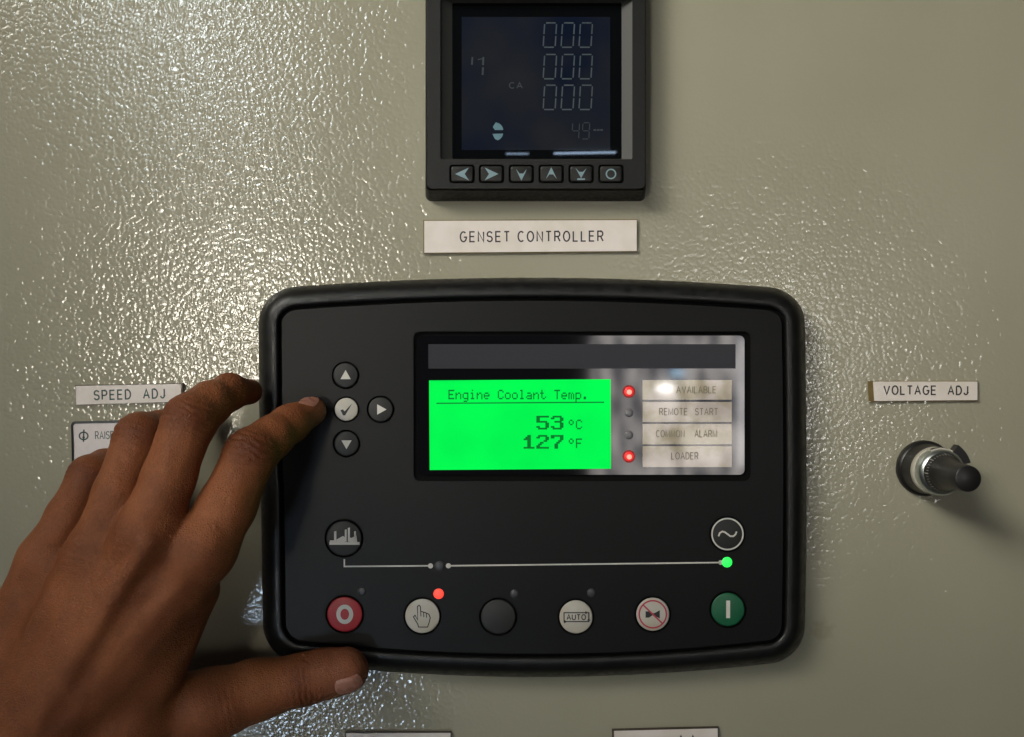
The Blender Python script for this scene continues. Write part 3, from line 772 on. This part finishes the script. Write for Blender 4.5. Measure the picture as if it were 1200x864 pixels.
PALM = [((236, 648, 63, 11.8), (75, 850, 58, 13.5)), ((172, 628, 67, 11.5), (45, 842, 62, 13.5)), ((112, 650, 60, 11.2), (12, 840, 58, 13)), ((57, 655, 50, 10.4), (-26, 832, 52, 12.5)),
        ((222, 690, 50, 12.2), (140, 845, 47, 16)), ((196, 676, 58, 11), (66, 838, 56, 13)), ((140, 670, 57, 10.5), (34, 830, 56, 12.5)), ((70, 868, 42, 18), (246, 827, 35, 13.6)), ((150, 740, 44, 16), (60, 850, 44, 19)), ((70, 690, 44, 13), (0, 850, 44, 16)),
        ((50, 862, 52, 22), (-90, 1110, 54, 25)), ((0, 856, 52, 20), (-150, 1090, 54, 24)), ((140, 850, 44, 20), (10, 930, 50, 22)),
        ((-90, 1110, 54, 26), (-190, 1330, 56, 31)), ((-150, 1090, 54, 24), (-240, 1320, 56, 30))]
prims = {k: [(HP(*a[:3]), HP(*b[:3]), a[3], b[3]) for a, b in zip(v, v[1:])] for k, v in FING.items()}
pal = [(HP(*a[:3]), HP(*b[:3]), a[3], b[3]) for a, b in PALM]
TEND = [((232, 655, 71.5, 2.2), (70, 850, 68, 2.2)), ((170, 640, 77, 2.3), (46, 842, 73, 2.2)), ((112, 660, 71, 2.1), (16, 840, 70.5, 2.2)), ((60, 668, 59.5, 1.9), (-15, 832, 64, 2))]
ten = [(HP(*a[:3]), HP(*b[:3]), a[3], b[3]) for a, b in TEND]
def cone(p, a, b, r0, r1):
    ba = (b - a).astype(p[0].dtype); L2 = float(ba @ ba)
    x, y, z = p[0] - a[0].astype(p[0].dtype), p[1] - a[1].astype(p[0].dtype), p[2] - a[2].astype(p[0].dtype)
    t = np.clip((x * ba[0] + y * ba[1] + z * ba[2]) / L2, 0, 1)
    return np.sqrt((x - t * ba[0]) ** 2 + (y - t * ba[1]) ** 2 + (z - t * ba[2]) ** 2) - (r0 + (r1 - r0) * t)
def field(p):
    palm = None
    for q in pal:
        d = cone(p, *q); palm = d if palm is None else smin(palm, d, 7.0)
    for q in ten: palm = smin(palm, cone(p, *q), 4.5)
    f = None
    for k in ('index', 'middle', 'ring', 'little', 'thumb'):
        c = None
        for q in prims[k]:
            d = cone(p, *q); c = d if c is None else smin(c, d, 3.0)
        f = c if f is None else smin(f, c, .8)
    return smin(palm, f, 5.5)
def surface_nets(f, org, h):
    ins = f < 0
    c = [(i, j, k) for i in (0, 1) for j in (0, 1) for k in (0, 1)]
    n = [s - 1 for s in f.shape]
    cnt = np.zeros(n, np.int8)
    for i, j, k in c: cnt += ins[i:i + n[0], j:j + n[1], k:k + n[2]]
    cells = np.argwhere((cnt > 0) & (cnt < 8))
    idx = -np.ones(n, np.int64); idx[tuple(cells.T)] = np.arange(len(cells))
    acc = np.zeros((len(cells), 3)); num = np.zeros(len(cells))
    for a in c:
        for ax in range(3):
            if a[ax]: continue
            b = list(a); b[ax] = 1
            fa = f[tuple((cells + a).T)]; fb = f[tuple((cells + b).T)]
            m = (fa < 0) != (fb < 0)
            t = np.where(m, fa / np.where(m, fa - fb, 1), 0)
            pt = np.tile(np.array(a, float), (len(cells), 1)); pt[:, ax] += t
            acc += pt * m[:, None]; num += m
    V = org + h * (cells + acc / num[:, None])
    Q = []
    for ax in range(3):
        u, v = [(1, 2), (2, 0), (0, 1)][ax]
        s0 = [slice(None)] * 3; s1 = [slice(None)] * 3; s0[ax] = slice(0, -1); s1[ax] = slice(1, None)
        e = np.argwhere(ins[tuple(s0)] != ins[tuple(s1)])
        e = e[(e[:, u] > 0) & (e[:, v] > 0) & (e[:, u] < n[u]) & (e[:, v] < n[v])]
        du = np.zeros(3, int); du[u] = 1; dv = np.zeros(3, int); dv[v] = 1
        q = np.stack([idx[tuple((e - du - dv).T)], idx[tuple((e - dv).T)], idx[tuple(e.T)], idx[tuple((e - du).T)]], 1)
        flip = ~ins[tuple(e.T)]
        q[flip] = q[flip][:, ::-1]; Q.append(q)
    Q = np.concatenate(Q); Q = Q[(Q >= 0).all(1)]
    return V, Q
HS_ = 1.35
allp = np.array([q[i] for v in list(prims.values()) + [pal] for q in v for i in (0, 1)])
lo = allp.min(0) - 36; hi = allp.max(0) + 36
lo[1] = -100; hi[1] = -4
ax_ = [np.arange(lo[i], hi[i], HS_, dtype=np.float32) for i in range(3)]
G = np.meshgrid(*ax_, indexing='ij', sparse=True)
F = field([g for g in G]).astype(np.float32)
V, Q = surface_nets(F, lo, HS_)
def mesh_from(name, V, Q):
    me = bpy.data.meshes.new(name)
    me.vertices.add(len(V)); me.vertices.foreach_set('co', np.ascontiguousarray(V * .001, np.float32).ravel())
    me.loops.add(Q.size); me.loops.foreach_set('vertex_index', Q.astype(np.int32).ravel())
    me.polygons.add(len(Q)); me.polygons.foreach_set('loop_start', np.arange(0, Q.size, 4, dtype=np.int32))
    me.update(calc_edges=True); me.validate()
    return me
me = mesh_from('hand', V, Q)
hand = bpy.data.objects.new('hand', me); COL.objects.link(hand)
md = hand.modifiers.new('sub', 'SUBSURF'); md.levels = md.render_levels = 1
dg = bpy.context.evaluated_depsgraph_get(); dg.update()
me2 = bpy.data.meshes.new_from_object(hand.evaluated_get(dg))
hand.modifiers.clear(); hand.data = me2; bpy.data.meshes.remove(me); me2.name = 'hand'
n = len(me2.vertices)
X = np.empty(n * 3, np.float32); me2.vertices.foreach_get('co', X); X = X.reshape(-1, 3).astype(np.float64) * 1000
def grad(X, e=.15):
    g = []
    for i in range(3):
        d = np.zeros(3); d[i] = e
        g.append(field([X[:, k] + d[k] for k in range(3)]) - field([X[:, k] - d[k] for k in range(3)]))
    g = np.stack(g, 1); return g / np.maximum(np.linalg.norm(g, axis=1, keepdims=True), 1e-6)
for _ in range(2):
    Nn = grad(X); X = X - Nn * np.clip(field([X[:, k] for k in range(3)]), -.5, .5)[:, None]
# creases over the joints
disp = np.zeros(n); kn = np.zeros(n); tipw = np.zeros(n)
def smooth_noise(X, s, seed):
    r = np.random.default_rng(seed); o_ = np.zeros(len(X))
    for _ in range(7):
        w = r.normal(size=3) / s; o_ += np.sin(X @ w * 1.0 + r.uniform(0, 6.28))
    return o_ / 2.6
n1 = smooth_noise(X, 6.0, 1); n2 = smooth_noise(X, 2.2, 2); n3 = smooth_noise(X, 14., 3)
def crease(a, b, at, amp, lam, sig, side, rad=13, dark=.8):
    global disp, kn
    A, B = HP(*a), HP(*b); c = A + (B - A) * at; t = (B - A) / np.linalg.norm(B - A)
    r = X - c; u = r @ t; dist = np.linalg.norm(r, axis=1)
    s_ = np.array(side, float); s_ /= np.linalg.norm(s_)
    w = np.exp(-(u / sig) ** 2) * np.clip((Nn @ s_ + .15) / .8, 0, 1) * np.clip((rad + 4 - dist) / 4, 0, 1)
    ph = u + .9 * n1 + .35 * n2
    ridg = np.abs(np.sin(np.pi * ph / lam)) ** .6
    disp -= 1.7 * amp * w * (1 - ridg) * (0.75 + .5 * np.clip(n2, -1, 1))
    kn = np.maximum(kn, dark * w)
cs = (0, -1, .15)
fj = lambda k, i: FING[k][i][:3]
crease(fj('index', 1), fj('index', 2), 1.0, .55, 2.5, 6.5, (-.3, -1, .4))
crease(fj('middle', 1), fj('middle', 2), 1.0, .5, 2.5, 6.5, (-.3, -1, .4))
crease(fj('ring', 1), fj('ring', 2), 1.0, .45, 2.4, 6, (-.3, -1, .4))
crease(fj('little', 1), fj('little', 2), 1.0, .4, 2.2, 5, (-.3, -1, .4))
crease(fj('index', 3), fj('index', 4), 1.0, .35, 1.9, 3.5, (-.3, -1, .6), dark=.4)
crease(fj('middle', 3), fj('middle', 4), 1.0, .3, 1.9, 3.5, (-.3, -1, .6), dark=.4)
crease(fj('thumb', 1), fj('thumb', 2), 1.0, .4, 2.3, 6.0, (0, -1, -.3), rad=15, dark=.7)
crease(fj('thumb', 0), fj('thumb', 1), .25, .2, 3.0, 9, (0, -1, .2), rad=19, dark=.2)
crease(fj('middle', 0), fj('middle', 1), .0, .2, 2.6, 7, (0, -1, 0), rad=14, dark=.3)
crease(fj('index', 0), fj('index', 1), .0, .12, 2.8, 8, (0, -1, 0), rad=15, dark=.15)
crease(fj('ring', 0), fj('ring', 1), .0, .3, 2.6, 7, (0, -1, 0), rad=14, dark=.3)
# single folds: photo pixel polylines pressed into the back of the hand
def fold(pts, depth, width):
    global disp, kn
    sc = X[:, 1]; k = (D * 1000 + sc) / (D * 1000) * S * 1000
    px = X[:, 0] / k + 600; py = 432 - X[:, 2] / k
    best = np.full(n, 1e9); along = np.zeros(n); m_ = len(pts) - 1
    for q_, ((ax0, ay0), (bx0, by0)) in enumerate(zip(pts, pts[1:])):
        dx, dy = bx0 - ax0, by0 - ay0; t = np.clip(((px - ax0) * dx + (py - ay0) * dy) / (dx * dx + dy * dy), 0, 1)
        dd = np.hypot(px - ax0 - t * dx, py - ay0 - t * dy)
        along = np.where(dd < best, (q_ + t) / m_, along); best = np.minimum(best, dd)
    wob = 1 + .25 * n1
    width = width * wob; depth = depth * np.sin(np.pi * np.clip(along, .02, .98)) ** .7
    w = np.exp(-(best / width) ** 2) * np.clip(-Nn[:, 1] * 2, 0, 1)
    disp -= depth * w * (1 + .25 * n2)
fold([(172, 622), (150, 645), (128, 668), (105, 696)], .8, 8)
fold([(212, 674), (192, 690), (172, 706), (160, 716)], .9, 8)
fold([(64, 712), (45, 738), (24, 772)], .7, 8)
fold([(98, 600), (84, 622), (70, 650)], .5, 5)
fold([(352, 767), (358, 773), (364, 777)], .6, 1.6)
disp += .14 * n1 + .07 * n2 + .4 * n3
for k_ in ('index', 'thumb', 'middle'):
    c = HP(*FING[k_][-1][:3]); d_ = np.linalg.norm(X - c, axis=1)
    tipw = np.maximum(tipw, np.clip(1.25 - d_ / (FING[k_][-1][3] * 1.55), 0, 1) * (.8 if k_ != 'middle' else .2))
Xf = X + Nn * disp[:, None]
me2.vertices.foreach_set('co', np.ascontiguousarray(Xf * .001, np.float32).ravel())
for nm, arr in (('knuckle', kn), ('tip', tipw)):
    at = me2.attributes.new(nm, 'FLOAT', 'POINT'); at.data.foreach_set('value', arr.astype(np.float32))
me2.materials.clear(); me2.materials.append(M['skin'])
me2.polygons.foreach_set('use_smooth', np.ones(len(me2.polygons), bool)); me2.update()
hand['label'] = 'brown left hand reaching in from the lower left, index fingertip on an arrow key'
hand['category'] = 'hand'

def nail(center, axis, normal, la, lb, label=None):
    c = HP(*center); a = np.array(axis, float); nn = np.array(normal, float); nn /= np.linalg.norm(nn)
    a -= nn * (a @ nn); a /= np.linalg.norm(a); b = np.cross(nn, a)
    NU, NV = 15, 13
    pts = []; uv = []
    for i in range(NU):
        for j in range(NV):
            u = -1 + 2 * i / (NU - 1); v = -1 + 2 * j / (NV - 1)
            # square grid -> rounded nail plate
            uu = u * math.sqrt(1 - .42 * v * v * (1 if u > 0 else .9)); vv_ = v * math.sqrt(1 - .18 * u * u)
            pts.append(c + a * uu * la + b * vv_ * lb + nn * 5); uv.append((u, v))
    p = np.array(pts)
    for _ in range(25):
        g = grad(p); d = field([p[:, k] for k in range(3)]); step = np.clip(d, -2, 2)
        # slide along the nail's normal first, then settle by the surface normal so nothing slips past the fingertip
        p = p - (.5 * nn + .5 * g) * step[:, None] * .7
    for _ in range(6):
        g = grad(p); p = p - g * field([p[:, k] for k in range(3)])[:, None]
    g = grad(p)
    r = np.array([max(abs(u), abs(v)) for u, v in uv])
    off = np.where(r > .97, -.30, np.where(r > .8, .22, .42))
    off = np.where((np.array([u for u, v in uv]) > .97), .35, off)     # free edge stands proud
    p = p + g * off[:, None]
    q = [[i * NV + j, (i + 1) * NV + j, (i + 1) * NV + j + 1, i * NV + j + 1] for i in range(NU - 1) for j in range(NV - 1)]
    bm = bmesh.new(); vv = [bm.verts.new(x * .001) for x in p]
    for f in q: bm.faces.new([vv[i] for i in f])
    return finish(bm, 'fingernail', M['nail'], hand, angle=80)
nail((412, 801, 32), (1, 0, .12), (.12, -.72, -.72), 6.4, 5.4)
nail((363, 470, 25), (1, .25, -.38), (.05, -.45, .9), 4.6, 4.2)
